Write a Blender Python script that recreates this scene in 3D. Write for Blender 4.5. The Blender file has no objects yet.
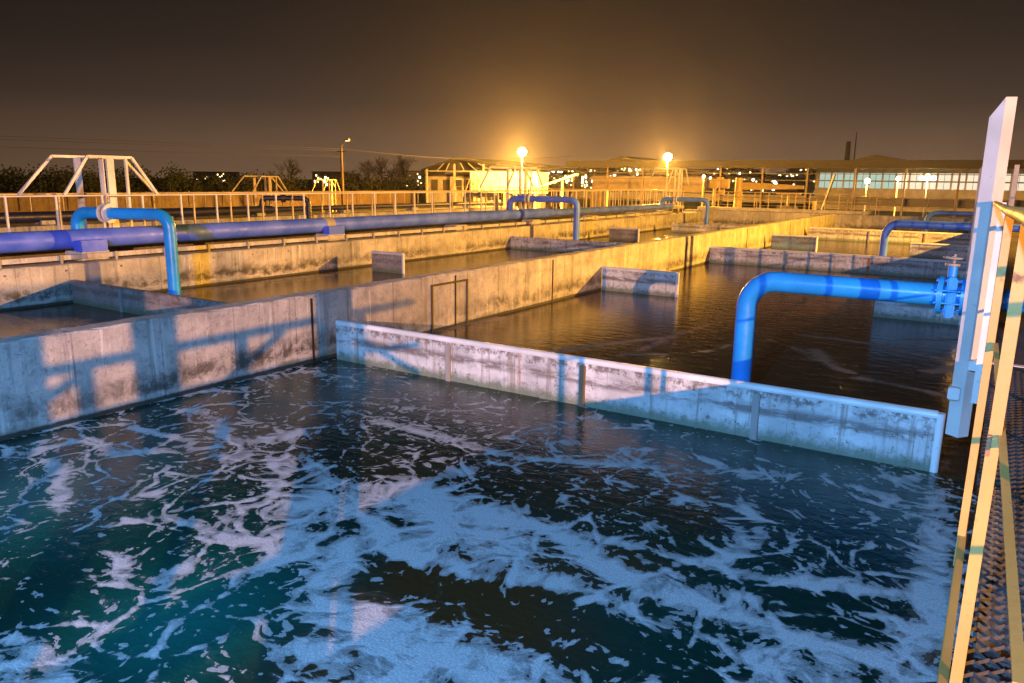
import bpy, bmesh, math, random
import numpy as np
from mathutils import Vector, Matrix
random.seed(7); np.random.seed(7)
S = bpy.context.scene
C = S.collection
R = math.radians

# ------------------------------------------------------------------ camera
F, YAW, PIT, ROL, EYE = 756.47, R(32.657), R(12.065), R(0.7764), 3.2
cf = np.array([-math.sin(YAW)*math.cos(PIT), math.cos(YAW)*math.cos(PIT), -math.sin(PIT)])
cr0 = np.array([math.cos(YAW), math.sin(YAW), 0.0]); cu0 = np.cross(cr0, cf)
cr = cr0*math.cos(ROL)+cu0*math.sin(ROL); cu = -cr0*math.sin(ROL)+cu0*math.cos(ROL)
cd = bpy.data.cameras.new('camera'); cam = bpy.data.objects.new('camera', cd); C.objects.link(cam)
cd.sensor_width = 36; cd.lens = F/1024*36; cd.clip_end = 5000; cd.clip_start = 0.02
M = Matrix(((cr[0], cu[0], -cf[0], 0), (cr[1], cu[1], -cf[1], 0), (cr[2], cu[2], -cf[2], EYE), (0, 0, 0, 1)))
cam.matrix_world = M
S.camera = cam
def on_water(px, py):
    d = cr*(px-512)/F-cu*(py-341.5)/F+cf
    p = d*(-EYE/d[2]); return (p[0], p[1])

# ------------------------------------------------------------------ tagging
def tag(o, label=None, cat=None, group=None, kind=None):
    if label: o['label'] = label
    if cat: o['category'] = cat
    if group: o['group'] = group
    if kind: o['kind'] = kind
    return o
def thing(name, label, cat, loc=(0, 0, 0), rz=0, group=None):
    o = bpy.data.objects.new(name, None); C.objects.link(o)
    o.location = loc; o.rotation_euler = (0, 0, rz)
    return tag(o, label, cat, group)

class MB:
    """collects boxes, tubes and prisms and links them as one mesh object"""
    def __init__(s): s.bm = bmesh.new()
    def box(s, x0, x1, y0, y1, z0, z1, bev=0):
        g = bmesh.ops.create_cube(s.bm, size=1)
        vs = g['verts']
        for v in vs:
            v.co = Vector(((x0+x1)/2+v.co.x*(x1-x0), (y0+y1)/2+v.co.y*(y1-y0), (z0+z1)/2+v.co.z*(z1-z0)))
        if bev:
            es = list({e for v in vs for e in v.link_edges})
            bmesh.ops.bevel(s.bm, geom=es, offset=bev, segments=2, affect='EDGES', clamp_overlap=True)
        return s
    def bar(s, a, b, w, h, up=(0, 0, 1)):
        """a straight rectangular bar from a to b, w wide and h high"""
        a = Vector(a); b = Vector(b); d = (b-a).normalized(); up = Vector(up)
        if abs(d.dot(up)) > .98: up = Vector((1, 0, 0))
        sd = d.cross(up).normalized(); u = sd.cross(d)
        q = []
        for p in (a, b):
            for i, j in ((-1, -1), (1, -1), (1, 1), (-1, 1)):
                q.append(s.bm.verts.new(p+sd*(i*w/2)+u*(j*h/2)))
        for f in ((0, 1, 2, 3), (7, 6, 5, 4), (0, 4, 5, 1), (1, 5, 6, 2), (2, 6, 7, 3), (3, 7, 4, 0)):
            s.bm.faces.new([q[i] for i in f])
        return s
    def tube(s, pts, r, n=12, caps=True):
        pts = [Vector(p) for p in pts]; rings = []
        rs = r if isinstance(r, (list, tuple)) else [r]*len(pts)
        prev = None
        for i, p in enumerate(pts):
            if i == 0: d = pts[1]-pts[0]
            elif i == len(pts)-1: d = pts[-1]-pts[-2]
            else: d = (pts[i+1]-p).normalized()+(p-pts[i-1]).normalized()
            d.normalize()
            if prev is None:
                up = Vector((0, 0, 1)) if abs(d.z) < .9 else Vector((1, 0, 0))
                sd = d.cross(up).normalized()
            else:
                sd = (prev-d*prev.dot(d)).normalized()
            prev = sd; u = sd.cross(d)
            rings.append([s.bm.verts.new(p+(sd*math.cos(t)+u*math.sin(t))*rs[i]) for t in [2*math.pi*k/n for k in range(n)]])
        for a, b in zip(rings, rings[1:]):
            for k in range(n):
                f = s.bm.faces.new((a[k], a[(k+1) % n], b[(k+1) % n], b[k])); f.smooth = True
        if caps:
            s.bm.faces.new([s.bm.verts.new(v.co) for v in rings[0][::-1]]); s.bm.faces.new([s.bm.verts.new(v.co) for v in rings[-1]])
        return s
    def prism(s, poly, y0, y1):
        """polygon in x,z pushed from y0 to y1"""
        a = [s.bm.verts.new((x, y0, z)) for x, z in poly]; b = [s.bm.verts.new((x, y1, z)) for x, z in poly]
        n = len(poly); s.bm.faces.new(a); s.bm.faces.new(b[::-1])
        for k in range(n): s.bm.faces.new((a[k], b[k], b[(k+1) % n], a[(k+1) % n]))
        return s
    def ball(s, c, r, seg=16, sz=1.0):
        g = bmesh.ops.create_uvsphere(s.bm, u_segments=seg, v_segments=max(6, seg//2), radius=r)
        for v in g['verts']: v.co = Vector((c[0]+v.co.x, c[1]+v.co.y, c[2]+v.co.z*sz))
        return s
    def quad(s, p):
        s.bm.faces.new([s.bm.verts.new(q) for q in p]); return s
    def build(s, name, mat, parent=None, recalc=True):
        if recalc: bmesh.ops.recalc_face_normals(s.bm, faces=s.bm.faces)
        me = bpy.data.meshes.new(name); s.bm.to_mesh(me); s.bm.free()
        if mat: me.materials.append(mat)
        o = bpy.data.objects.new(name, me); C.objects.link(o)
        if parent: o.parent = parent
        return o
def dup(o, parent, loc):
    c = o.copy(); C.objects.link(c); c.parent = parent; c.location = loc; return c
def copy_tree(o, parent=None):
    c = o.copy(); C.objects.link(c)
    if parent: c.parent = parent
    for ch in list(o.children): copy_tree(ch, c)
    return c
def elbow(a, corner, b, rad, n=8):
    """points from a round the corner to b with a bend of the given radius"""
    a, c, b = Vector(a), Vector(corner), Vector(b)
    u = (a-c).normalized(); v = (b-c).normalized()
    p, q = c+u*rad, c+v*rad
    o = c+u*rad+v*rad; out = [a]
    for k in range(n+1):
        t = math.pi/2*k/n
        out.append(o-v*rad*math.cos(t)-u*rad*math.sin(t))
    out.append(b); return out

# ------------------------------------------------------------------ materials
class NT:
    def __init__(s, name):
        s.m = bpy.data.materials.new(name); s.m.use_nodes = True; s.t = s.m.node_tree
        s.b = s.t.nodes['Principled BSDF']; s.geo = None
    def n(s, kind, **kw):
        k = s.t.nodes.new(kind)
        for a, v in kw.items(): setattr(k, a, v)
        return k
    def put(s, sock, v):
        if isinstance(v, bpy.types.NodeSocket): s.t.links.new(v, sock)
        elif isinstance(v, (tuple, list)) and len(v) == 3 and sock.type == 'RGBA': sock.default_value = (*v, 1)
        else: sock.default_value = v
    def pos(s, sc=(1, 1, 1), local=False):
        if local:
            g = s.n('ShaderNodeTexCoord').outputs['Object']
        else:
            if not s.geo: s.geo = s.n('ShaderNodeNewGeometry')
            g = s.geo.outputs['Position']
        mp = s.n('ShaderNodeMapping'); s.put(mp.inputs['Vector'], g); mp.inputs['Scale'].default_value = sc
        return mp.outputs[0]
    def noise(s, scale, detail=4, rough=.55, sc=(1, 1, 1), dist=0, vec=None, local=False):
        k = s.n('ShaderNodeTexNoise'); s.put(k.inputs['Vector'], vec if vec is not None else s.pos(sc, local))
        k.inputs['Scale'].default_value = scale; k.inputs['Detail'].default_value = detail
        k.inputs['Roughness'].default_value = rough; k.inputs['Distortion'].default_value = dist
        return k.outputs['Fac']
    def ramp(s, v, lo, hi, a=0., b=1.):
        k = s.n('ShaderNodeMapRange', interpolation_type='SMOOTHSTEP'); s.put(k.inputs[0], v)
        for i, x in enumerate((lo, hi, a, b)): s.put(k.inputs[i+1], x)
        return k.outputs[0]
    def math(s, op, a, b=0., c=0.):
        k = s.n('ShaderNodeMath', operation=op); s.put(k.inputs[0], a); s.put(k.inputs[1], b); s.put(k.inputs[2], c); return k.outputs[0]
    def mix(s, f, a, b):
        k = s.n('ShaderNodeMix', data_type='RGBA'); s.put(k.inputs[0], f); s.put(k.inputs[6], a); s.put(k.inputs[7], b); return k.outputs[2]
    def z(s):
        k = s.n('ShaderNodeSeparateXYZ'); 
        if not s.geo: s.geo = s.n('ShaderNodeNewGeometry')
        s.put(k.inputs[0], s.geo.outputs['Position']); return k.outputs[2]
    def bump(s, h, strength=.3, dist=.01):
        k = s.n('ShaderNodeBump'); s.put(k.inputs['Height'], h); k.inputs['Strength'].default_value = strength
        k.inputs['Distance'].default_value = dist; s.put(s.b.inputs['Normal'], k.outputs[0]); return k.outputs[0]
    def end(s, col, rough=.7, metal=0., spec=None):
        s.put(s.b.inputs['Base Color'], col); s.put(s.b.inputs['Roughness'], rough); s.put(s.b.inputs['Metallic'], metal)
        if spec is not None: s.b.inputs['Specular IOR Level'].default_value = spec
        return s.m

def concrete(name, base=(.42, .39, .36), band=True, dark=.25):
    t = NT(name)
    big = t.noise(.9, 7, .7); mid = t.noise(3.5, 7, .72, dist=.4); fine = t.noise(17, 6, .75); streak = t.noise(1, 6, .65, sc=(6, 6, .35))
    c = t.mix(t.ramp(big, .35, .66), tuple(x*.74 for x in base), tuple(min(1, x*1.22) for x in base))
    c = t.mix(t.math('MULTIPLY', t.ramp(mid, .52, .64), .38), c, tuple(x*.42 for x in base))
    c = t.mix(t.math('MULTIPLY', t.ramp(streak, .52, .68), .5), c, tuple(x*.3 for x in base))
    c = t.mix(t.math('MULTIPLY', t.ramp(fine, .55, .66), .6), c, tuple(x*.32 for x in base))
    pale = t.noise(1, 5, .65, sc=(8, 8, .5))
    c = t.mix(t.math('MULTIPLY', t.ramp(pale, .56, .70), .7), c, (.68, .66, .62))
    if band:
        sx = t.n('ShaderNodeSeparateXYZ'); t.put(sx.inputs[0], t.pos())
        fy = t.math('FRACT', t.math('MULTIPLY', sx.outputs[1], 1/1.24)); seam = t.ramp(fy, .026, .014)
        c = t.mix(t.math('MULTIPLY', t.math('MULTIPLY', seam, t.ramp(mid, .35, .6, .3, 1.)), .7), c, tuple(x*.28 for x in base))
        z = t.z(); wob = t.noise(2.6, 8, .78, sc=(.8, .8, 1.4)); lo = t.noise(.35, 2, .5)
        zz = t.math('ADD', z, t.math('MULTIPLY', t.math('SUBTRACT', wob, .5), -.55))
        zz = t.math('ADD', zz, t.math('MULTIPLY', t.math('SUBTRACT', lo, .5), -.35))
        b1 = t.math('MULTIPLY', t.ramp(zz, .12, .26), t.ramp(zz, .62, .30))
        b1 = t.math('MULTIPLY', b1, t.ramp(mid, .38, .56, .25, 1.)); b1 = t.math('MULTIPLY', b1, t.ramp(t.noise(.22, 3, .6), .36, .6, .3, 1.))
        c = t.mix(t.math('MULTIPLY', b1, .88), c, (.04, .032, .022))
        b2 = t.ramp(zz, .16, .02); c = t.mix(t.math('MULTIPLY', b2, .65), c, (.12, .11, .07))
        wet = t.ramp(t.math('ADD', z, t.math('MULTIPLY', fine, -.06)), .05, .02)
        c = t.mix(t.math('MULTIPLY', wet, .9), c, (.02, .02, .012))
    t.bump(t.math('ADD', t.math('MULTIPLY', fine, .5), t.math('ADD', big, mid)), .6, .03)
    return t.end(c, .85)
def paint(name, base, rough=.4, wear=(.25, .12, .06), amount=.35, scale=6, metal=0., fade=None):
    t = NT(name)
    a = t.noise(scale, 6, .7); b = t.noise(1.3, 3, .5); f = t.noise(40, 3, .6)
    c = t.mix(t.ramp(b, .35, .7), tuple(x*.82 for x in base), fade or tuple(min(1, x*1.12) for x in base))
    c = t.mix(t.math('MULTIPLY', t.ramp(a, .66-.1*amount, .74), min(1., amount*2)), c, wear)
    t.bump(t.math('ADD', t.math('MULTIPLY', f, .3), a), .15, .01)
    return t.end(c, t.ramp(a, .3, .8, rough*.8, min(1, rough*1.5)), metal)
def panel_mat(name, base=(.66, .66, .66)):
    t = NT(name)
    st = t.noise(1, 7, .72, sc=(1.4, 1.4, 6)); fl = t.noise(10, 8, .78); big = t.noise(1.1, 5, .6); md = t.noise(4, 6, .7, dist=.5)
    z = t.z()
    c = t.mix(t.ramp(big, .35, .65), tuple(x*.62 for x in base), base)
    c = t.mix(t.math('MULTIPLY', t.ramp(md, .52, .64), .4), c, tuple(x*.45 for x in base))
    band = t.math('MULTIPLY', t.ramp(z, .28, .36), t.ramp(z, .52, .40))
    c = t.mix(t.math('MULTIPLY', t.math('MULTIPLY', band, t.ramp(st, .40, .56)), .85), c, (.12, .10, .09))
    top = t.math('MULTIPLY', t.ramp(t.math('ADD', z, t.math('MULTIPLY', t.math('SUBTRACT', md, .5), .35)), .47, .60), t.ramp(fl, .46, .54))
    c = t.mix(t.math('MULTIPLY', top, .8), c, (.10, .075, .06))
    c = t.mix(t.math('MULTIPLY', t.ramp(fl, .565, .63), .85), c, (.13, .09, .06))
    drip = t.noise(1, 5, .65, sc=(12, 12, .45))
    c = t.mix(t.math('MULTIPLY', t.ramp(drip, .54, .66), .6), c, (.19, .14, .10))
    rs = t.noise(1, 4, .6, sc=(7, 7, .4)); c = t.mix(t.math('MULTIPLY', t.ramp(rs, .62, .7), .6), c, (.32, .13, .05))
    low = t.ramp(t.math('ADD', z, t.math('MULTIPLY', t.math('SUBTRACT', fl, .5), -.4)), .22, .04)
    c = t.mix(t.math('MULTIPLY', low, .85), c, (.10, .14, .08))
    t.bump(t.math('ADD', fl, md), .4, .02)
    return t.end(c, .6)
def emit(name, col, strength):
    m = bpy.data.materials.new(name); m.use_nodes = True; t = m.node_tree
    t.nodes.remove(t.nodes['Principled BSDF']); e = t.nodes.new('ShaderNodeEmission')
    e.inputs[0].default_value = (*col, 1); e.inputs[1].default_value = strength
    t.links.new(e.outputs[0], t.nodes['Material Output'].inputs[0]); return m

CON = concrete('basin concrete'); CON_TOP = concrete('dry concrete', (.46, .43, .4), band=False)
PANEL = panel_mat('baffle panel'); PANEL_B = panel_mat('grey blue panel', (.22, .34, .42)); PANEL_D = panel_mat('grimy panel', (.34, .31, .3))
CAP = paint('galvanised cap', (.68, .68, .68), .45, (.22, .16, .12), .35, 7)
RUST = paint('rusty steel', (.3, .15, .07), .8, (.1, .05, .03), .5)
BLUE = paint('blue pipe paint', (.012, .28, .86), .32, (.03, .18, .4), .12, 5)
BLUE_F = paint('blue pipe paint in far light', (.055, .19, .85), .4, (.07, .14, .45), .15, 5)  # the pipe blue again, with the weaker light far off put into its tone
BLUE_D = paint('blue main paint', (.05, .13, .9), .5, (.11, .14, .48), .3, 3.2, fade=(.10, .18, .92))
RUSTY = paint('brown shed steel', (.12, .08, .045), .7, (.1, .06, .03), .4)
NAVY = paint('dark blue paint', (.018, .02, .075), .4, (.05, .04, .05), .3)
WHITE = paint('white steel paint', (.66, .62, .58), .5, (.24, .13, .06), .32, 9)
CREAM_D = paint('worn sodium-tinted steel paint', (.44, .28, .07), .5, (.14, .07, .03), .7, 11)  # white steel with the sodium yellow put into its colour, plus worn spots
CREAM = paint('cream steel paint', (.6, .46, .22), .5, (.2, .1, .04), .35, 14)
GREY = paint('grey steel', (.3, .28, .26), .55, (.16, .1, .06), .4)
DARK = paint('dark steel', (.05, .04, .035), .6, (.02, .015, .01), .3)
ROOF = paint('dark roof sheet', (.016, .013, .011), .9, (.01, .008, .007), .3)
OCHRE = paint('ochre fence panel', (.11, .068, .03), .8, (.25, .16, .08), .4, 2)
YELLOW = paint('yellow machine paint', (.58, .40, .10), .5, (.25, .12, .04), .3)
PALE = paint('pale shed cladding', (.3, .27, .23), .6, (.35, .28, .2), .3, 1.5)
BARK = paint('bark', (.06, .045, .03), .9, (.03, .02, .015), .4)
LEAF = paint('dark leaves', (.035, .045, .02), .8, (.05, .05, .02), .5, 3)
BLOCK = paint('apartment plaster', (.36, .31, .25), .8, (.25, .2, .16), .3, .3)
HILL = paint('far dark land', (.035, .03, .022), .95, (.05, .04, .03), .4, .05)
MESH = paint('worn expanded metal', (.035, .033, .033), .4, (.03, .022, .016), .4, 20, metal=.0)
SLIME = paint('dark slot', (.01, .009, .008), .8, (.02, .015, .01), .3)

# ground
gt = NT('ground soil')
g1 = gt.noise(.6, 6, .7); g2 = gt.noise(.06, 4, .6)
gt.bump(g1, .5, .08)
GROUND = gt.end(gt.mix(gt.ramp(g2, .35, .65), gt.mix(g1, (.015, .014, .009), (.045, .036, .022)), (.03, .034, .014)), .95)

# ------------------------------------------------------------------ water and foam
def water_mat(name, deep, teal, foam_col, near):
    t = NT(name)
    at = t.n('ShaderNodeAttribute', attribute_name='foam').outputs['Fac']
    warp = t.n('ShaderNodeTexNoise'); t.put(warp.inputs['Vector'], t.pos()); warp.inputs['Scale'].default_value = 1.0; warp.inputs['Detail'].default_value = 2
    sub = t.n('ShaderNodeVectorMath', operation='SUBTRACT'); t.put(sub.inputs[0], warp.outputs['Color']); sub.inputs[1].default_value = (.5, .5, .5)
    sca = t.n('ShaderNodeVectorMath', operation='SCALE'); t.put(sca.inputs[0], sub.outputs[0]); sca.inputs['Scale'].default_value = .9 if near else 1.6
    add = t.n('ShaderNodeVectorMath', operation='ADD'); t.put(add.inputs[0], t.pos()); t.put(add.inputs[1], sca.outputs[0])
    P = add.outputs[0]
    if near:
        n1 = t.noise(1.6, 4, .55, vec=P); n2 = t.noise(5.5, 4, .55, vec=P); n3 = t.noise(16, 3, .5, vec=P, dist=.3)
        vo = t.n('ShaderNodeTexVoronoi', feature='DISTANCE_TO_EDGE'); t.put(vo.inputs['Vector'], P); vo.inputs['Scale'].default_value = 1.6
        vo2 = t.n('ShaderNodeTexVoronoi', feature='DISTANCE_TO_EDGE'); t.put(vo2.inputs['Vector'], P); vo2.inputs['Scale'].default_value = 5.
        lace = t.ramp(vo.outputs['Distance'], .085, .0); lace2 = t.ramp(vo2.outputs['Distance'], .12, .0)
        h = t.math('MULTIPLY', t.math('SUBTRACT', n1, .5), 1.15)
        h = t.math('ADD', h, t.math('MULTIPLY', t.math('SUBTRACT', n2, .5), 1.3))
        h = t.math('ADD', h, t.math('MULTIPLY', t.math('SUBTRACT', n3, .5), .6))
        h = t.math('ADD', h, t.math('ADD', t.math('MULTIPLY', lace, .42), t.math('MULTIPLY', lace2, .14)))
        d = t.math('ADD', at, h)
        thick = t.ramp(d, .485, .52); film = t.ramp(d, .3, .6)
        body = t.ramp(t.math('ADD', d, t.math('MULTIPLY', n2, .9)), .85, 1.5, .38, 1.)
        fl = t.noise(9, 3, .5, vec=P, dist=.2)
        fleck = t.ramp(t.math('ADD', fl, t.math('MULTIPLY', at, .08)), .625, .645)
        clump = t.ramp(t.noise(.8, 3, .5), .34, .46)
        fac = t.math('MAXIMUM', t.math('MULTIPLY', thick, body), t.math('MULTIPLY', film, .07))
        fac = t.math('MAXIMUM', fac, t.math('MULTIPLY', t.math('MULTIPLY', fleck, clump), .62))
        grain = t.noise(60, 4, .75)
        fc = t.mix(t.ramp(grain, .35, .65), tuple(x*.6 for x in foam_col), foam_col)
    else:
        n1 = t.noise(.55, 6, .6, sc=(.55, 1.5, 1), vec=None, dist=1.6); n2 = t.noise(2.2, 5, .65, sc=(.5, 1.6, 1), dist=.8)
        d = t.math('ADD', at, t.math('ADD', t.math('MULTIPLY', t.math('SUBTRACT', n1, .5), .9), t.math('MULTIPLY', t.math('SUBTRACT', n2, .5), .5)))
        thick = t.ramp(d, .26, .85)
        ridge = t.ramp(t.math('ABSOLUTE', t.math('SUBTRACT', n1, .5)), .03, .0)
        fac = t.math('ADD', t.math('MULTIPLY', thick, .65), t.math('MULTIPLY', ridge, t.ramp(n2, .4, .65, 0, .16)))
        fc = foam_col; grain = n2
    tl = t.noise(.45, 3, .5)
    tm = t.n('ShaderNodeAttribute', attribute_name='murk').outputs['Fac']
    base = t.mix(t.math('MULTIPLY', t.ramp(tl, .4, .7), .10), deep, teal)
    base = t.mix(tm, base, teal)
    base = t.mix(t.n('ShaderNodeAttribute', attribute_name='silt').outputs['Fac'], base, (.075, .032, .008))
    rip = t.noise(5 if near else 2.6, 5, .6, sc=(1, 1.7, 1), dist=.4); rip2 = t.noise(17, 3, .6)
    hh = t.math('ADD', t.math('ADD', rip, t.math('MULTIPLY', rip2, .3)), t.math('MULTIPLY', fac, t.math('ADD', .5, t.math('MULTIPLY', grain, .9)) if near else 0.))
    t.bump(hh, .3, .03)
    t.put(t.b.inputs['IOR'], 1.33)
    return t.end(t.mix(fac, base, fc), t.math('ADD', .07, t.math('MULTIPLY', fac, .6)))

WNEAR = water_mat('foaming dark water', (.003, .020, .014), (.006, .15, .13), (.66, .66, .66), True)
WFAR = water_mat('brown still water', (.045, .026, .013), (.07, .045, .025), (.42, .34, .27), False)

def smooth(pts, k=6):
    P = np.array(pts, float)
    if len(P) < 3: return P
    Q = np.vstack([2*P[0]-P[1], P, 2*P[-1]-P[-2]]); out = []
    for i in range(1, len(Q)-2):
        a, b, c, d = Q[i-1], Q[i], Q[i+1], Q[i+2]
        for j in range(k):
            u = j/k
            out.append(.5*((2*b)+(-a+c)*u+(2*a-5*b+4*c-d)*u*u+(-a+3*b-3*c+d)*u**3))
    out.append(Q[-2]); return np.array(out)
def stroke_field(XY, pts, w, s, pw=2.0):
    L = smooth(pts); best = np.full(len(XY), 1e9)
    for a, b in zip(L, L[1:]):
        ab = b-a; t = np.clip(((XY-a)@ab)/(ab@ab+1e-9), 0, 1)
        dd = ((XY-a-t[:, None]*ab)**2).sum(1); best = np.minimum(best, dd)
    return s*np.exp(-(np.sqrt(best)/w)**pw)
def sheet(name, xs, ys, z, mat, field=None, murk=None, silt=None):
    X, Y = np.meshgrid(xs, ys); nx, ny = len(xs), len(ys)
    V = np.stack([X.ravel(), Y.ravel(), np.full(X.size, z)], 1)
    i = np.arange(nx*ny).reshape(ny, nx)
    Fq = np.stack([i[:-1, :-1].ravel(), i[:-1, 1:].ravel(), i[1:, 1:].ravel(), i[1:, :-1].ravel()], 1)
    me = bpy.data.meshes.new(name)
    me.vertices.add(len(V)); me.vertices.foreach_set('co', V.ravel())
    me.loops.add(Fq.size); me.loops.foreach_set('vertex_index', Fq.ravel())
    me.polygons.add(len(Fq)); me.polygons.foreach_set('loop_start', np.arange(0, Fq.size, 4)); me.polygons.foreach_set('loop_total', np.full(len(Fq), 4))
    me.update(); me.validate()
    for nm, fn in (('foam', field), ('murk', murk), ('silt', silt)):
        a = me.attributes.new(nm, 'FLOAT', 'POINT'); v = fn(V[:, :2]) if fn else np.zeros(len(V))
        a.data.foreach_set('value', v.astype(np.float32))
    me.materials.append(mat); o = bpy.data.objects.new(name, me); C.objects.link(o)
    return tag(o, kind='structure')
W_ = on_water
# foam streaks on the near basin: (points, half width in metres, strength)
STR = [
 ([(380,421),(442,437),(504,454),(579,462),(640,464),(700,470)], .12, .62),
 ([(380,489),(434,479),(479,468),(520,458)], .14, .5),
 ([(265,474),(306,458),(331,483),(380,490),(440,488)], .20, .52),
 ([(300,505),(370,500),(440,505),(500,520)], .30, .58),
 ([(430,500),(455,525),(500,545)], .36, .66),
 ([(370,520),(400,545),(463,572),(566,586),(637,617),(711,640),(800,675)], .13, .72),
 ([(480,512),(504,522),(558,532),(612,568),(695,605),(753,626),(820,645),(880,662)], .16, .78),
 ([(560,530),(612,540),(678,557),(744,574),(800,583),(865,591),(935,596)], .075, .66),
 ([(400,545),(440,560),(520,575),(600,600),(640,612),(734,640),(820,668),(860,690)], .11, .62),
 ([(320,612),(360,625),(420,640),(500,670),(560,700)], .28, .72),
 ([(310,640),(360,660),(420,690)], .25, .68),
 ([(340,600),(330,575),(345,545)], .16, .6),
 ([(0,642),(25,650),(50,668),(66,690)], .12, .7),
 ([(-20,655),(10,672),(30,695)], .12, .6),
 ([(85,530),(140,520),(170,518),(215,532),(273,549)], .07, .6),
 ([(215,532),(232,514),(265,499),(275,480)], .12, .4),
 ([(236,582),(273,561),(288,545),(300,520)], .10, .55),
 ([(149,655),(178,623),(232,592)], .045, .66),
 ([(110,552),(120,566),(118,578)], .09, .6),
 ([(30,453),(83,440),(120,454)], .13, .5),
 ([(50,460),(64,479),(54,490),(62,512)], .08, .55),
 ([(118,424),(165,435),(192,443),(150,451),(110,450)], .07, .52),
 ([(178,406),(219,421),(225,437),(265,440),(300,432)], .13, .5),
 ([(260,378),(300,372),(340,378)], .2, .45),
 ([(190,395),(240,388)], .2, .35),
 ([(508,437),(562,425),(600,415)], .12, .38),
 ([(704,460),(752,475),(827,482),(880,494),(920,524)], .12, .48),
 ([(750,505),(764,531),(752,545)], .12, .45),
 ([(585,480),(560,505),(600,520)], .09, .4),
 ([(680,500),(720,515),(745,540),(735,560)], .12, .42),
 ([(925,478),(938,500),(930,555),(934,612),(905,668),(890,700)], .16, .6),
 ([(905,480),(940,490),(965,496)], .26, .62),
 ([(700,690),(800,690),(900,690)], .2, .4),
 ([(640,560),(700,585),(760,600),(850,615),(930,620)], .06, .4),
 ([(560,640),(600,655),(650,690)], .09, .45),
 ([(290,560),(320,540),(330,515)], .12, .45),
 ([(20,520),(60,505),(120,498),(180,490)], .06, .3),
 ([(60,600),(100,585),(150,580),(200,560)], .06, .34),
 ([(220,650),(240,630),(270,610)], .08, .3),
 ([(820,540),(870,545),(930,550)], .05, .35),
]
STRW = [([W_(*p) for p in pts], w, s) for pts, w, s in STR]
BLOBS = [(W_(120, 500), 3.0, .12), (W_(250, 590), 2.0, .08), (W_(800, 560), 2.5, .06), (W_(930, 600), .8, .08), (W_(452, 522), .9, .14), (W_(380, 640), 1.1, .14), (W_(180, 500), 2.6, .10), (W_(300, 440), 3.0, .08), (W_(900, 640), 1.6, .10),
         (W_(560, 570), 1.8, .08), (W_(640, 445), 1.6, .07), (W_(860, 570), 1.4, .12)]
DARKS = [(W_(540, 490), .55, .5), (W_(360, 460), .7, .3), (W_(60, 560), 1.2, .3), (W_(410, 578), .35, .5), (W_(480, 605), .40, .55), (W_(560, 625), .3, .5), (W_(640, 650), .5, .5),
         (W_(700, 520), .35, .25), (W_(830, 605), .35, .4), (W_(250, 620), .7, .3), (W_(820, 520), .7, .25), (W_(760, 640), .35, .3)]
def foam_near(XY):
    v = np.zeros(len(XY))
    for pts, w, s in STRW:
        v = np.maximum(v, stroke_field(XY, pts, w*1.1, s*.98))
    for c, r, s in BLOBS: v += s*np.exp(-((XY-np.array(c))**2).sum(1)/r**2)
    for c, r, s in DARKS: v -= s*np.exp(-((XY-np.array(c))**2).sum(1)/r**2)
    v += .42*np.exp(-((XY[:, 0]+9.94)/.10)**2)*(.4+.6*np.sin(XY[:, 1]*2.3)**2)
    # calm strip along the baffle
    v -= .14*np.exp(-((XY[:, 1]-9.4)/.9)**2)*(XY[:, 0] > -8.5)
    return v
def murk_near(XY):
    v = np.zeros(len(XY))
    for (p, r, s) in ((W_(30, 500), 1.4, .45), (W_(175, 620), .8, .6), (W_(330, 395), 1.4, .2), (W_(640, 620), 1.0, .1), (W_(260, 580), 1.0, .12), (W_(740, 470), 2.0, .12)):
        v += s*np.exp(-((XY-np.array(p))**2).sum(1)/r**2)
    return np.clip(v, 0, 1)
def silt_near(XY):
    v = np.zeros(len(XY))
    for (p, r, s_) in ((W_(410, 578), .45, .9), (W_(520, 575), .5, .8), (W_(460, 615), .5, .9), (W_(540, 640), .5, .6), (W_(620, 565), .4, .7), (W_(330, 665), .4, .8), (W_(700, 500), .8, .5), (W_(560, 490), .8, .5), (W_(380, 465), .7, .3)):
        v += s_*np.exp(-((XY-np.array(p))**2).sum(1)/r**2)
    return np.clip(v*.8, 0, .75)
FAR_STR = [([(500,345),(540,352),(600,345),(660,338)], .10, .5), ([(440,330),(470,322),(500,318)], .25, .45),
 ([(640,350),(690,330),(720,322)], .12, .35), ([(800,335),(860,342),(905,352),(960,362)], .10, .45), ([(815,350),(830,365),(850,372)], .12, .45),
 ([(860,378),(910,388),(960,398)], .12, .4), ([(770,340),(800,350),(815,360)], .1, .35), ([(930,372),(965,368)], .15, .5), ([(620,355),(700,352),(730,345)], .09, .35), ([(900,340),(960,340)], .12, .4)]
FARW = [([W_(*p) for p in pts], w, s) for pts, w, s in FAR_STR]
def foam_far(XY):
    v = np.zeros(len(XY))
    for pts, w, s in FARW: v = np.maximum(v, stroke_field(XY, pts, w*1.5, s*1.35))
    return v+.10
sheet('water', np.linspace(-9.98, .18, 170), np.linspace(-3, 9.5, 208), 0, WNEAR, foam_near, murk_near, silt_near)
sheet('water', np.linspace(-9.98, .18, 90), np.linspace(9.5, 57.2, 400), 0, WFAR, foam_far)
LEFT_STR = [([(-10.5, 4), (-13, 6.5), (-16, 7.5), (-19.3, 8.2)], .3, .5), ([(-10.5, 5.2), (-14, 6), (-17, 8.8)], .2, .5), ([(-19.3, 12.6), (-18.8, 16), (-18.9, 18.6)], .35, .55), ([(-17, 12), (-15, 14), (-13, 15)], .25, .4), ([(-11.5, 11), (-14, 12.5), (-18, 14)], .2, .35)]
def foam_left(XY):
    v = np.zeros(len(XY))
    for pts, w, s in LEFT_STR: v = np.maximum(v, stroke_field(XY, pts, w*1.3, s))
    return v+.06
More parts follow.
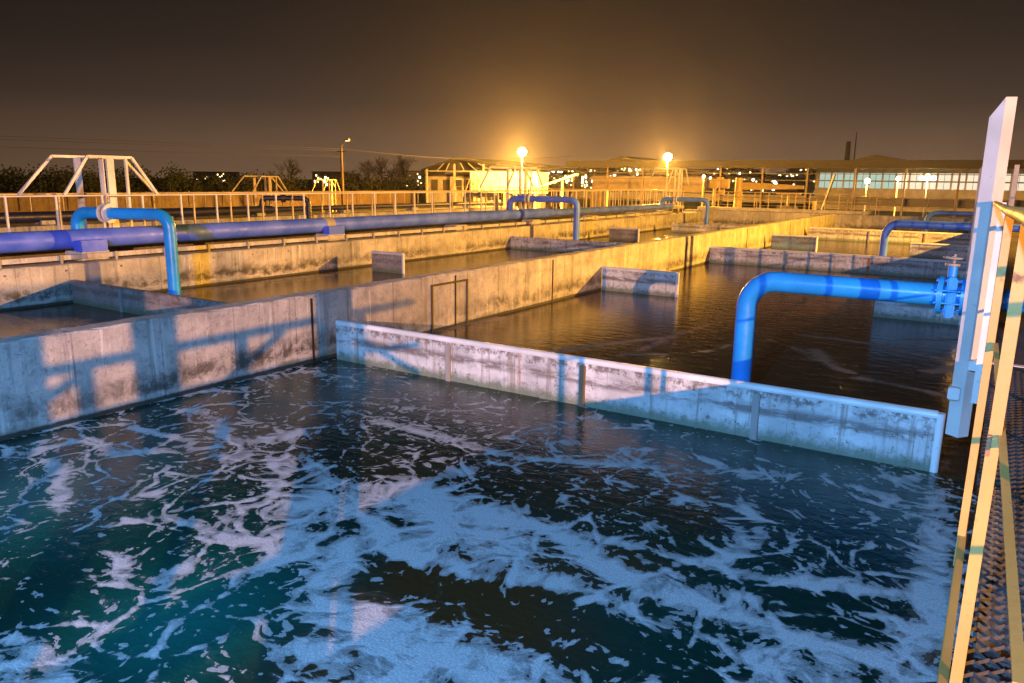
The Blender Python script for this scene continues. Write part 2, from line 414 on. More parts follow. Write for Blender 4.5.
sheet('water', np.linspace(-19.8, -10.2, 80), np.linspace(-3, 57.2, 420), 0, WFAR, foam_left)
sheet('water', np.linspace(-36.4, -24.2, 10), np.linspace(-10, 57.2, 20), 0, WFAR)

# ------------------------------------------------------------------ ground, hill
tag(MB().quad([(-900, -300, -.4), (700, -300, -.4), (700, 1200, -.4), (-900, 1200, -.4)]).build('ground', GROUND), kind='structure')
hb = bmesh.new(); rows = []
for j in range(9):
    y = 240+j*30; row = []
    for i in range(41):
        x = -420+i*15
        env = max(0, min(1, (x+330)/110.))*max(0, min(1, (60-x)/110.))
        row.append(hb.verts.new((x-j*14, y, -.6+env*(11*(j/8.)**1.3+(random.random()-.3)*1.2*(j > 0)))))
    rows.append(row)
for a, b in zip(rows, rows[1:]):
    for i in range(40): hb.faces.new((a[i], a[i+1], b[i+1], b[i]))
me = bpy.data.meshes.new('hill'); hb.to_mesh(me); hb.free(); me.materials.append(HILL)
hill = bpy.data.objects.new('hill', me); C.objects.link(hill); tag(hill, kind='structure')

# ------------------------------------------------------------------ basin walls
def wall_mesh(x0, x1, y0, y1, z0, z1, mat, jit=.02, step=.22, name='concrete_wall', parent=None):
    """a wall whose top edges are a little chipped"""
    along_y = (y1-y0) > (x1-x0)
    L = (y1-y0) if along_y else (x1-x0); n = max(2, min(300, int(L/step)))
    bm = bmesh.new(); prof = []
    for k in range(n+1):
        u = k/n
        rnd = lambda s=1.: (random.random()-.5)*2*jit*s
        if along_y:
            y = y0+u*L
            q = [(x0, y, z0), (x0, y, z1-.03+rnd(.6)), (x0+.03+rnd(), y, z1+rnd(.4)), (x1-.03+rnd(), y, z1+rnd(.4)), (x1, y, z1-.03+rnd(.6)), (x1, y, z0)]
        else:
            x = x0+u*L
            q = [(x, y0, z0), (x, y0, z1-.03+rnd(.6)), (x, y0+.03+rnd(), z1+rnd(.4)), (x, y1-.03+rnd(), z1+rnd(.4)), (x, y1, z1-.03+rnd(.6)), (x, y1, z0)]
        prof.append([bm.verts.new(v) for v in q])
    for a, b in zip(prof, prof[1:]):
        for i in range(5): bm.faces.new((a[i], b[i], b[i+1], a[i+1]))
        bm.faces.new((a[5], b[5], b[0], a[0]))
    bm.faces.new(prof[0]); bm.faces.new(prof[-1][::-1])
    bmesh.ops.recalc_face_normals(bm, faces=bm.faces)
    me = bpy.data.meshes.new(name); bm.to_mesh(me); bm.free(); me.materials.append(mat)
    o = bpy.data.objects.new(name, me); C.objects.link(o)
    if parent: o.parent = parent
    return o
cw = thing('concrete_wall', 'long stained concrete dividing wall running down the middle between the two basins', 'wall', (-10.12, 20, 0))
def under(o, p):
    o.parent = p; o.matrix_parent_inverse = Matrix.Translation(-Vector(p.location)); return o
under(wall_mesh(-10.32, -9.96, -4, 57.3, -.6, 1.2, CON, name='wall_body'), cw)
for yj in (9.05, 13.2, 17.5, 27.6, 35.6, 44.0):
    under(MB().box(-9.958, -9.945, yj-.02, yj+.02, .02, 1.14).build('joint_strip', SLIME), cw)
under(MB().box(-9.958, -9.93, 12.35, 12.39, -.1, 1.02).box(-9.958, -9.93, 13.6, 13.64, -.1, 1.02).box(-9.958, -9.93, 12.39, 13.6, .98, 1.02).build('frame_shadow', DARK), cw)  # dark strips stand in for the shadow of a frame on the wall
fw = thing('concrete_wall', 'stained concrete basin wall under the thick blue main pipe', 'wall', (-20, 20, 0))
under(wall_mesh(-20.95, -19.65, -4, 57.3, -.6, .98, CON, name='wall_body'), fw)
# ledge edge angle with brackets on the outer face
lb = MB().box(-20.0, -19.88, -3.5, 52, 1.06, 1.18)
under(lb.build('edge_beam', CON_TOP), fw)
b0 = None
for k in range(34):
    y = 4.2+k*1.42
    if b0 is None:
        b0 = under(MB().box(-19.86, -19.82, y-.03, y+.03, .78, 1.2).box(-19.86, -19.65, y-.03, y+.03, .80, .84).build('bracket', GREY), fw); base_y = y
    else:
        c = b0.copy(); C.objects.link(c); c.location = Vector(b0.location)+Vector((0, y-base_y, 0))
ew = tag(wall_mesh(-21.0, .9, 57.3, 57.9, -.6, 1.15, CON), 'concrete end wall closing the far end of both basins', 'wall')
rw = tag(wall_mesh(.18, .5, -4, 57.3, -.6, 1.2, CON), 'concrete basin side wall hidden below the mesh walkway', 'wall')
tag(MB().box(-20.2, -8.0, 57.95, 59.4, 1.16, 1.36).build('concrete_platform', CON_TOP), 'low bright concrete platform on top of the far end wall', 'platform')
tag(wall_mesh(-24.4, -24.0, -10, 57.3, -.6, 1.15, CON), 'concrete wall of the next basin just behind the left railings', 'wall')
tag(wall_mesh(-38.6, -36.3, -10, 57.3, -.6, .9, CON), 'far concrete wall carrying the dark second pipe', 'wall')
tag(MB().box(-23.6, -20.98, -8, 57.2, 1.22, 1.42, .02).build('walkway_slab', CON_TOP), 'concrete walkway slab between the two left railings', 'walkway')

# ------------------------------------------------------------------ baffles
def baffle(x0, x1, y, top, mat, label, posts=(), cap=True, th=.07, grp='baffle panels standing in the basins'):
    t = thing('baffle_panel', label, 'baffle', ((x0+x1)/2, y, 0), 0, grp)
    cx = (x0+x1)/2
    pb = MB(); L = x1-x0; n = max(2, int(L/.5))
    pb.box(x0-cx, x1-cx, -th/2, th/2, -.5, top-.02, .008)
    pb.build('panel', mat, t)
    if cap: MB().tube([(x0-cx, 0, top), (x1-cx, 0, top)], .055, 10).build('top_rail', CAP, t)
    for i, px in enumerate(posts):
        m = RUST if (i % 2 == 1) else GREY
        MB().box(px-cx-.045, px-cx+.045, -th/2-.05, -th/2-.002, -.5, top-.05, .01).build('post', m, t)
    if cap:
        MB().tube([(x1-cx+.02, 0, -.5), (x1-cx+.02, 0, top+.03)], .055, 10).build('end_post', CAP, t)
    return t
baffle(-9.80, -.36, 9.5, .66, PANEL, 'long white streaked baffle nearest to the camera with a rounded top rail', (-7.26, -4.83, -2.36), th=.1)
baffle(-9.92, -7.6, 20.45, .66, PANEL, 'short white baffle at the dividing wall behind the nearest blue pipe bend', (), cap=True)
baffle(-2.45, -.6, 20.45, .66, PANEL, 'short white baffle partly hidden below the nearest horizontal blue pipe', (), cap=True)
baffle(-9.94, -.9, 30.4, .62, PANEL, 'second long pinkish white baffle across the right basin', (-6.9, -4.0), cap=True)
baffle(-9.6, -7.5, 38.7, .7, PANEL_B, 'short blue grey baffle beside the far dividing wall', (), cap=True)
baffle(-3.5, -1.2, 39.1, .6, PANEL, 'short pale baffle right of the middle blue pipe bend', (), cap=True)
baffle(-9.65, -1.2, 47.5, .66, PANEL, 'farthest long whitish baffle across the right basin', (-6.4, -3.6), cap=True)
baffle(-19.62, -10.35, 10.0, .6, PANEL_D, 'grimy long baffle across the left basin by the nearest left pipe bend', (-17.4, -13.2), cap=False, th=.12)
baffle(-18.5, -17.1, 19.7, .66, PANEL_D, 'short grimy grey plate standing alone in the left basin', (), cap=True)
baffle(-19.62, -10.35, 30.4, .6, PANEL, 'long grey white baffle across the left basin below the second blue bend', (-16.6, -13.0), cap=False)
baffle(-18.3, -16.6, 38.4, .66, PANEL_D, 'small dark plate standing behind the second left baffle', (), cap=True)
baffle(-18.2, -10.35, 47.5, .62, PANEL, 'farthest pale baffle across the left basin below the third blue bend', (-15.0, -12.5), cap=False)

# ------------------------------------------------------------------ main pipe and branch pipes on the left
mp = thing('main_pipe', 'thick blue main pipe lying along the left basin wall', 'pipe', (-20.42, 20, 1.53))
MB().tube([(0, -28, 0), (0, -.75, 0)], .255, 28).build('pipe_length', BLUE_D, mp)
MB().tube([(0, -.35, 0), (0, 15.2, 0)], .25, 28).build('pipe_length', BLUE_D, mp)
MB().tube([(0, 15.2, -.02), (0, 33, -.02)], .185, 24).build('thin_pipe_length', BLUE_D, mp)
MB().tube([(0, -.75, 0), (0, -.35, 0)], .262, 28).build('bare_collar', GREY, mp)
MB().tube([(0, 15.0, 0), (0, 15.2, 0)], .262, 28).build('bare_collar', BLUE_D, mp)
for y in (-20, -9.2, -.5, 7, 13.4, 20, 26, 31):
    b = MB().box(-.22, .44, y-.42, y+.42, -.53, -.3, .02).build('saddle_block', CON_TOP, mp)
for y in (-9.2, -.5):
    MB().box(.16, .45, y-.38, y+.38, -.32, -.02, .015).build('saddle_plate', BLUE_D, mp)
def branch(ystart, yend, label, xr=-18.1, z=2.2, rad=.155, BLUE=BLUE):
    t = thing('branch_pipe', label, 'pipe', (-20.42, ystart, 0), 0, 'blue branch pipes arching from the main pipe into the left basin')
    dy = yend-ystart; xx = xr+20.42; xm = 1.15
    d = Vector((xx+.45, dy, 0)).normalized()
    a0 = Vector((-.45, 0, 1.6)); cn = Vector((-.45, 0, z)); mid = cn+d*(.95)
    MB().tube(elbow(a0, cn, mid, .34), rad, 20).build('inlet_bend', BLUE, t)
    fl = cn+d*1.02
    MB().tube([fl-d*.11, fl-d*.05], rad+.10, 20).tube([fl+d*.05, fl+d*.11], rad+.10, 20).build('flange', CAP, t)
    MB().tube([fl-d*.05, fl+d*.05], rad+.05, 20).build('gasket', RUST, t)
    MB().tube([fl+Vector((0, 0, rad)), fl+Vector((0, 0, rad+.32))], .03, 8).build('stem', GREY, t)
    end = Vector((xx, dy, -.3))
    MB().tube(elbow(cn+d*1.12, Vector((xx, dy, z)), end, .36), rad, 20).build('outlet_bend', BLUE, t)
    MB().tube([(xx, dy, z-.62), (xx, dy, z-.58)], rad+.008, 20).build('weld_ring', BLUE, t)
branch(10.9, 11.75, 'nearest bright blue branch pipe arching from the main pipe down into the left basin', -18.05)
branch(32.2, 32.6, 'second blue branch pipe arching into the left basin in front of the brightly lit shed', -17.3, 2.3, BLUE=BLUE_F)
branch(52.2, 52.6, 'third and farthest violet blue branch pipe arching at the end of the main pipe', -17.6, 2.0, BLUE=BLUE_F)
# right-hand outlet pipes with gate valves
def outlet(x, y, z, label, rad=.15, xe=1.6, rb=.42, BLUE=BLUE):
    t = thing('outlet_pipe', label, 'pipe', (0, y, 0), 0, 'blue outlet pipes bending down into the right basin')
    MB().tube(elbow((x, 0, -.3), (x, 0, z), (-.62, 0, z), rb, 12), rad, 32).build('bend_pipe', BLUE, t)
    MB().tube([(x+1.0, 0, z), (x+1.012, 0, z)], rad+.004, 32).build('weld_ring', BLUE, t)
    MB().tube([(-.635, 0, z), (-.625, 0, z)], rad+.07, 28).build('gasket', CAP, t); MB().tube([(-.624, 0, z), (-.57, 0, z)], rad+.10, 28).build('flange', BLUE, t)
    MB().tube([(-.36, 0, z), (-.31, 0, z)], rad+.10, 28).build('flange', BLUE, t)
    v = MB().tube([(-.60, 0, z), (-.33, 0, z)], rad*.95, 24).box(-.53, -.41, -.2, .2, z-.27, z+.26, .02)
    v.tube([(-.49, 0, z+.2), (-.49, 0, z+.40)], .06, 12)
    vb = v.build('valve_body', BLUE, t)
    for k in range(8):
        an = math.pi/8+k*math.pi/4; dy, dz = (rad+.065)*math.cos(an), (rad+.065)*math.sin(an)
        MB().tube([(-.66, dy, z+dz), (-.29, dy, z+dz)], .016, 8).build('bolt', BLUE, t)
    MB().tube([(-.49, 0, z+.4), (-.49, 0, z+.43)], .10, 16).build('valve_cap', GREY, t)
    hw = MB().tube([(-.49, 0, z+.43), (-.49, 0, z+.55)], .018, 8)
    hw.tube([(-.49+.13*math.cos(2*math.pi*k/14), .13*math.sin(2*math.pi*k/14), z+.5) for k in range(15)], .013, 6, False)
    hw.bar((-.62, 0, z+.5), (-.36, 0, z+.5), .015, .015).bar((-.49, -.13, z+.5), (-.49, .13, z+.5), .015, .015)
    hw.build('handwheel', GREY, t)
    MB().tube([(-.34, 0, z), (xe, 0, z)], rad*.92, 24).build('tail_pipe', BLUE, t)
    MB().tube([(-.34, -.0, z+.32), (-.1, 0, z+.32)], .03, 8).build('bypass', RUST, t)
outlet(-3.14, 11.5, 1.775, 'bright blue outlet pipe closest to the camera bending down behind the nearest baffle')
outlet(-3.88, 33.0, 1.73, 'middle blue outlet pipe bending down behind the pinkish white baffle', rb=.5, BLUE=BLUE_F)
outlet(-4.15, 55.0, 1.52, 'farthest violet blue outlet pipe near the end wall', .14, rb=.5, BLUE=BLUE_F)
# dark pipe on the second wall
dp = thing('dark_pipe', 'dark navy second main pipe lying on the far wall beyond the railings', 'pipe', (-37.2, 20, 1.25))
MB().tube([(0, -32, 0), (0, 11, 0)], .24, 20).build('pipe_length', NAVY, dp)
MB().tube([(0, 11, 0), (0, 36, 0)], .16, 20).build('pipe_length', NAVY, dp)
for y in (-14, -8, -2, 4, 10, 17, 24, 31): MB().box(-.3, .3, y-.3, y+.3, -.36, -.16).build('saddle_block', CON_TOP, dp)
def navy_branch(y, label, dx=1.9):
    t = thing('navy_branch_pipe', label, 'pipe', (-37.2, y, 0), 0, 'dark branch pipes arching from the second main pipe')
    MB().tube(elbow((0, -.9, 1.3), (0, -.9, 1.95), (dx*.45, 0, 1.95), .3), .15, 14).build('inlet_bend', NAVY, t)
    MB().tube(elbow((dx*.45, 0, 1.95), (dx, 1.0, 1.95), (dx, 1.0, -.2), .34), .15, 14).build('outlet_bend', NAVY, t)
    MB().tube([(dx*.45-.08, -.1, 1.95), (dx*.45+.08, .1, 1.95)], .25, 14).build('flange', NAVY, t)
navy_branch(11.9, 'nearest dark branch pipe behind the left steel frame')
navy_branch(31.2, 'dark branch pipe behind the left railings right of the small yellow frame')
navy_branch(51.5, 'dark branch pipe in front of the pale shed wall')

# ------------------------------------------------------------------ railings
def railing(a, b, zb, zt, step, label, mat, r=.024, mid=None, pw=.045, grp=None, name='railing', toe=False):
    a = Vector((*a, 0)); b = Vector((*b, 0)); L = (b-a).length; d = (b-a)/L
    t = thing(name, label, 'railing', (a.x, a.y, zb), 0, grp)
    MB().tube([Vector((0, 0, zt-zb)), d*L+Vector((0, 0, zt-zb))], r, 8).build('top_rail', mat, t)
    if mid:
        MB().tube([Vector((0, 0, mid-zb)), d*L+Vector((0, 0, mid-zb))], r*.7, 8).build('mid_rail', mat, t)
    n = min(95, int(L/step)); first = None
    for k in range(n+1):
        p = d*(k*step+(random.random()-.5)*.1)
        if first is None: first = MB().box(-pw/2, pw/2, -pw/2, pw/2, -.05, zt-zb).build('post', mat, t); first.location = p
        else: dup(first, t, p)
    return t
railing((-21.2, 4.5), (-21.2, 57), 1.42, 2.62, 1.22, 'near one of the two white railings behind the thick blue pipe', WHITE, grp='long railings of the left walkway')
railing((-23.2, 3.0), (-23.2, 57), 1.42, 2.62, 1.45, 'rear one of the two railings behind the thick blue pipe', CREAM, grp='long railings of the left walkway')
railing((-39.3, 4.0), (-39.3, 57), 1.0, 2.2, 1.6, 'thin yellowish railing behind the dark second pipe', CREAM, r=.02)
railing((-20.1, 58.8), (-8.1, 58.8), 1.36, 2.52, 1.0, 'far railing on the bright concrete platform', CREAM, r=.03, mid=1.95, pw=.05)
railing((-20.9, 60.8), (-7.0, 60.8), .4, 2.1, 2.2, 'second far railing standing behind the yellow machines', CREAM, r=.026, mid=1.5)
railing((-7.6, 58.2), (.3, 58.2), 1.15, 2.32, 1.55, 'low two bar railing behind the farthest outlet pipe', CREAM, r=.03, mid=1.75, pw=.05)
railing((-44.0, 58.5), (-21.5, 58.5), 1.0, 2.5, .8, 'closely spaced cream railing in front of the long open shed', CREAM, r=.03, mid=1.7, pw=.05)

# ------------------------------------------------------------------ steel frames (trapezoids with flat columns)
def frame(x, y, zb, zt, label, w=1.1, half=2.0, top=1.03, zr=2.63, full=True, mat=WHITE):
    t = thing('steel_frame', label, 'steel frame', (x, y, zb), 0, 'trapezoid steel frames standing over the walkways')
    H = zt-zb; Z = zr-zb
    sides = ((-w/2, half, top), (w/2, half*.68, top*.62)) if full else ((-w/2, half, top),)
    for sx, h, tp in sides:
        MB().bar((sx, -h, Z), (sx, -tp, H), .07, .07).build('brace', mat, t)
        MB().bar((sx, tp, H), (sx, h, Z), .07, .07).build('brace', mat, t)
        MB().bar((sx, -tp, H), (sx, tp, H), .07, .07).build('top_chord', mat, t)
    for (px, py, wd) in ((-.25, -.5, .16), (.25, -.1, .11), (w/2, -.02, .2), (w/2+.06, .42, .06)):
        MB().box(px-.04, px+.04, py-wd/2, py+wd/2, 0, H-.04).build('column', mat, t)
    MB().bar((-w/2, 0, H+.0), (w/2, 0, H+.0), .06, .06, ).build('cross_beam', mat, t)
    return t
frame(-22.0, 12.3, 1.42, 3.68, 'large steel frame rising above the railings at the far left')
frame(-22.0, 34.6, 1.42, 3.82, 'steel frame glowing in front of the white lit shed under the brightest lamp', half=2.6, top=1.7, zr=2.8)
frame(-22.0, 57.0, 1.42, 4.2, 'steel frame under the second glowing lamp', half=3.2, top=2.2, zr=3.0)
frame(-38.0, 31.2, 1.0, 3.2, 'small yellow lit frame behind the railings left of the lamp post', half=1.9, top=1.0, zr=2.3, mat=CREAM)
frame(-60.5, 58.0, -.4, 2.95, 'tiny yellow frame close to the ochre fence', half=1.8, top=1.0, zr=1.7, mat=CREAM)
frame(-38.2, 52.5, 1.0, 3.2, 'small pale frame in front of the grey shed wall', half=1.8, top=1.0, zr=2.2, mat=CREAM)
frame(-38.0, 11.5, 1.0, 3.1, 'distant small frame seen through the large left frame', half=1.6, top=.9, zr=2.2, mat=CREAM)

# ------------------------------------------------------------------ mesh walkway on the right, its railing and portals
ww = thing('mesh_walkway', 'expanded metal walkway with yellow edge beam at the right side', 'walkway', (0, 0, 1.45))
mb = MB(); cw_, ch_ = .095, .043
bmx = mb.bm
for j in range(int(9.6/ch_)):
    y = -1.0+j*ch_
    prev = None
    n = int(1.2/(cw_/2))
    for i in range(n+1):
        x = .06+i*cw_/2
        yy = y+(ch_*.46 if ((i+j) % 2) else -ch_*.46)
        zz = .012*(1 if (i+j) % 2 else 0)
        v0 = bmx.verts.new((x, yy-.004, zz-.006)); v1 = bmx.verts.new((x, yy+.004, zz+.006))
        if prev: bmx.faces.new((prev[0], v0, v1, prev[1]))
        prev = (v0, v1)
me_ = mb.build('floor_mesh', MESH, ww, False)
sol = me_.modifiers.new('thick', 'SOLIDIFY'); sol.thickness = .004
MB().box(.0, .035, -9.0, 57, -.13, .02, .004).build('edge_beam', CREAM_D, ww)
MB().box(1.24, 1.3, -9.0, 57, -.13, .02, .004).build('edge_beam', CREAM, ww)
for y in (1.0, 3.2, 5.4, 7.6): MB().box(.055, 1.24, y-.025, y+.025, -.1, -.022).build('joist', DARK, ww)
MB().box(.055, 1.24, 8.62, 57, -.06, -.005).build('floor_plate', DARK, ww)
hr = thing('handrail', 'yellow handrail with flat posts beside the camera at the right edge', 'railing', (0, 0, 1.45))
MB().tube([(-.10, 8.9, 1.59), (-.03, 6, 1.62), (.012, 4, 1.645), (.045, 2.4, 1.675), (.075, .7, 1.70)], .022, 14).build('top_rail', CREAM_D, hr)
def flat_post(a, b, w):
    return MB().bar(a, b, w, .008, (0, 1, 0)).bar((a[0]+w*.45, a[1]+.018, a[2]), (b[0]+w*.45, b[1]+.018, b[2]), .006, .03, (0, 1, 0))
flat_post((.012, 4.22, -.15), (.016, 4.22, 1.635), .034).build('post', CREAM_D, hr)
flat_post((.056, 2.86, -.15), (.062, 2.86, 1.66), .037).build('post', CREAM_D, hr)
MB().bar((.035, 4.2, 1.02), (.125, 1.5, .88), .022, .006).bar((.045, 4.2, 1.0), (.135, 1.5, .86), .005, .03).build('mid_rail', CREAM_D, hr)
MB().box(.04, .052, 2.84, 2.88, .88, .95).build('bolt_plate', RUST, hr)
hr2 = railing((1.27, 1.0), (1.27, 30), 1.45, 3.05, 1.2, 'opposite railing of the mesh walkway at the right edge', CREAM, r=.022, mid=2.3)
def portal(y, x0, x1, zt, label):
    t = thing('pipe_portal', label, 'steel frame', (x0, y, 1.2), 0, 'tall portals over the right walkway')
    col = MB()
    s = .085
    # square column set cornerwise with a top cut on the slant
    ca = R(8)
    pts = [(s*math.cos(ca+k*math.pi/2)*1.25, s*math.sin(ca+k*math.pi/2)*1.25) for k in range(4)]
    H = zt-1.2
    lo = [col.bm.verts.new((px, py, -.6)) for px, py in pts]; hi = [col.bm.verts.new((px, py, H+min(px, .02)*1.5)) for px, py in pts]
    col.bm.faces.new(lo[::-1]); col.bm.faces.new(hi)
    for k in range(4): col.bm.faces.new((lo[k], lo[(k+1) % 4], hi[(k+1) % 4], hi[k]))
    a = col.build('column', WHITE, t)
    MB().box(x1-x0-.07, x1-x0+.07, -.07, .07, -.1, H).build('column', WHITE, t)
    MB().box(-.13, -.02, -.15, -.06, -.19, -.06, .01).build('bracket', WHITE, t)
    MB().bar((.02, -.12, .2), (x1-x0, -.12, .2), .1, .1).build('sill_beam', WHITE, t)
    MB().bar((.115, -.3, -.15), (.115, -.3, 1.85), .055, .05, (0, 1, 0)).build('side_post', WHITE, t)
    return t
portal(9.05, -.15, 1.35, 4.02, 'tall white painted steel post with slanted top at the right edge')
portal(31.2, -.85, .12, 3.92, 'second portal of steel posts further down the right walkway')
portal(53, -1.2, .1, 3.9, 'third portal of steel posts at the far end of the right walkway')

t = thing('shadow_board', 'unseen wide blank board on posts added behind the camera to shade the wall', 'board', (1.0, -5.5, 1.45))  # added out of view to shade the near end of the dividing wall
MB().box(-.03, .03, -1.1, 1.1, .3, 2.1, .01).build('panel', GREY, t)
for yy in (-.9, .9): MB().box(.031, .1, yy-.04, yy+.04, 0, 2.15).build('post', GREY, t)
rr = railing((1.27, -7), (1.27, -1.0), 1.45, 2.97, 1.3, 'walkway railing section behind the camera', CREAM, r=.04, mid=2.62, pw=.07)  # unseen railing, bars thickened so their shadow shows on the wall
for ya, yb in ((3.0, 3.3), (4.7, 5.1)): MB().box(-.03, .03, ya, yb, 0, 2.3).build('shadow_post', CREAM, rr)  # wide posts added to cast shadow stripes on wall and baffle
MB().bar((0, 3.3, .95), (0, 4.3, 1.48), .05, .05).build('diagonal', CREAM, rr); MB().bar((0, 2.6, 1.45), (0, 1.6, 1.0), .05, .05).build('diagonal', CREAM, rr)
MB().bar((0, 4.9, 1.45), (0, 6.0, .9), .05, .05).build('diagonal', CREAM, rr)
# ------------------------------------------------------------------ machines near the far end
t = thing('twin_motor_stand', 'pair of yellow motor boxes on one bright post beyond the end wall', 'machine', (-19.9, 62, .3))
MB().box(-.75, -.12, -.3, .3, 2.45, 3.2, .05).build('motor_box', YELLOW, t); MB().box(.2, .8, -.3, .3, 2.45, 3.2, .05).build('motor_box', YELLOW, t)
MB().box(-.2, .3, -.2, .2, 3.0, 3.35, .04).build('bridge_box', YELLOW, t); MB().tube([(-.35, 0, -.7), (-.35, 0, 2.45)], .12, 10).build('post', CREAM, t)
MB().box(-.05, .45, -.2, .2, 1.95, 2.35, .04).build('gearbox', YELLOW, t)
t = thing('jib_crane', 'thick ochre crane column with a long tapering arm beyond the end wall', 'crane', (-18.3, 62, .3))
MB().tube([(0, 0, -.7), (0, 0, 2.1), (0, 0, 3.3)], [.34, .3, .27], 12).build('column', YELLOW, t)
MB().prism([(.2, 2.35), (.2, 2.95), (1.0, 2.95), (5.0, 2.75), (5.0, 2.5)], -.12, .12).build('arm', YELLOW, t)
MB().box(-.3, 1.2, -.5, .5, -.7, .55, .05).build('base_block', CON_TOP, t)
t = thing('control_cabinet', 'yellow lit control cabinet behind the cream railing under the long shed', 'cabinet', (-30.2, 61, -.4))
MB().box(-.75, .75, -.3, .3, 1.3, 2.9, .03).build('cabinet_body', YELLOW, t); MB().box(-.72, -.01, -.33, -.302, 1.34, 2.86).build('door', YELLOW, t); MB().box(.01, .72, -.33, -.302, 1.34, 2.86).build('door', YELLOW, t)
MB().box(-.7, -.6, -.1, .1, 0, 1.3).box(.6, .7, -.1, .1, 0, 1.3).build('stand', GREY, t)
t = thing('pump_unit', 'low dark pump unit between the crane column and the far railing', 'machine', (-14.6, 63, -.4))
MB().box(-1.0, 1.0, -.5, .5, 0, 1.2, .05).tube([(-.8, 0, 1.5), (.7, 0, 1.5)], .4, 14).build('pump_body', GREY, t); MB().tube([(0, 0, 1.5), (0, 0, 2.8)], .09, 8).build('riser', CREAM, t)
MB().box(-.9, .9, -.3, .3, 2.75, 2.9).build('tray', CREAM, t)
tag(MB().tube([(-11.6, 58.0, 1.36), (-11.6, 58.0, 2.0)], .16, 12).build('bollard', CREAM), 'stubby pale post on the edge of the far concrete platform', 'bollard')
tag(MB().bar((-13.6, 70.2, .2), (-12.6, 70, 4.0), .28, .12).build('leaning_board', WHITE), 'pale board leaning on a post of the long open shed', 'board')
t = thing('sloping_conveyor', 'sloping lit pipe bridge rising left of the long open shed', 'conveyor', (-43, 75, -.4))
MB().bar((-2.5, 0, 2.6), (3.2, 0, 4.3), .4, .2).build('ramp', CREAM, t); MB().box(-2.2, -2.0, -.1, .1, 0, 2.6).build('leg', CREAM, t); MB().box(1.2, 1.4, -.1, .1, 0, 3.6).build('leg', CREAM, t)

# ------------------------------------------------------------------ fence, sheds
fc = thing('panel_fence', 'long ochre panel fence lit orange in the background at the left', 'fence', (-70, 40, -.4))
fb = MB(); 
for k in range(400):
    y = -45+k*.23; fb.box(-.02, .02+.012*(k % 2), y, y+.225, .1, 1.95+random.random()*.03)
fb.build('boards', OCHRE, fc)
MB().box(.05, .11, -45, 47, 1.75, 1.85).box(.05, .11, -45, 47, .4, .5).build('cross_rail', OCHRE, fc)
for k in range(24):
    MB().box(-.1, .1, -44+k*4-.08, -44+k*4+.08, 0, 2.05).build('post', OCHRE, fc)
# gable canopy with pale store and white tank
t = thing('gable_canopy', 'dark open gable roof canopy on thin posts behind the ochre fence end', 'shed', (-58, 84, -.4))
MB().prism([(-8.0, 4.6), (-8.0, 4.8), (-2.6, 6.3), (10.5, 5.15), (10.5, 4.95), (-2.6, 6.05)], -4, 8).build('roof', ROOF, t)
for x in (-7.2, -2.6, 2.0, 6.0, 10):
    MB().box(x-.1, x+.1, -3.9, -3.7, 0, 4.85 if abs(x) > 4 else 5.5).build('post', GREY, t)
tr = MB().bar((-7.5, -3.8, 4.6), (10, -3.8, 4.6), .12, .12)
for x in (-5.5, -4, -1, 1, 3.5): tr.bar((x, -3.8, 4.6), (x*.6-1.0, -3.8, 5.6), .08, .08)
tr.build('truss', GREY, t)
t = thing('pale_store', 'pale clad store with dark frame under the gable canopy', 'shed', (-62.3, 82.5, -.4))
MB().box(-4.0, 4.2, -1, 4, 0, 3.9).build('wall', PALE, t)
for x in (-2.6, -.6, 1.4, 3.2): MB().box(x-.55, x+.55, -1.06, -1.003, 2.0, 3.5).build('window', DARK, t)
MB().box(-4.2, 4.4, -1.2, 4.2, 3.92, 4.15).build('roof', ROOF, t)
t = thing('white_container', 'brilliant white container under the brightest lamp', 'container', (-52.2, 80.5, -.4))
MB().box(-5.3, 4.8, -1.2, 1.2, 2.0, 4.55, .04).build('body', paint('white container', (.82, .82, .8), .5, (.6, .55, .45), .2), t)
for k in range(20): MB().box(-5.2+k*.5, -5.1+k*.5, -1.24, -1.203, 2.1, 4.45).build('rib', WHITE, t)
MB().box(-5.0, -4.6, -1, 1, 0, 2.0).box(4.1, 4.5, -1, 1, 0, 2.0).box(-.3, .1, -1, 1, 0, 2.0).build('support_frame', GREY, t)
# long open shed
t = thing('long_open_shed', 'long dark roofed open shed stretching across the right background', 'shed', (-22, 92, -.4))
MB().box(-27.5, 30, -2.0, 8, 5.95, 6.15).box(-27.5, 30, -2.05, -1.9, 5.3, 6.1).build('roof', ROOF, t)
for gx in (-19.4, 9.7): MB().prism([(gx-2.4, 6.16), (gx, 6.68), (gx+3.0, 6.16)], -2.3, 7).build('roof_gable', ROOF, t)
first = None
for k in range(12):
    x = -26.5+k*4.9
    if first is None: first = MB().box(-.09, .09, -1.85, -1.67, 0, 5.9).build('post', RUSTY, t); first.location = (x, 0, 0)
    else: dup(first, t, (x, 0, 0))
for z in (4.7, 3.95): MB().box(-27, 30, -1.63, -1.5, z-.04, z+.04).build('girt', DARK, t)
MB().box(-27, 30, -1.48, -1.2, 1.4, 2.3).build('parapet', DARK, t)
MB().box(-27.2, -11, 5.0, 5.3, 2.3, 4.3).build('back_wall', paint('dull cladding', (.2, .15, .11), .8, (.12, .09, .07), .3), t)
for k in range(11):
    x = -26+k*4.9
    MB().bar((x, -1.7, 5.2), (x+2.2, -1.7, 5.8), .08, .08).build('knee_brace', DARK, t)
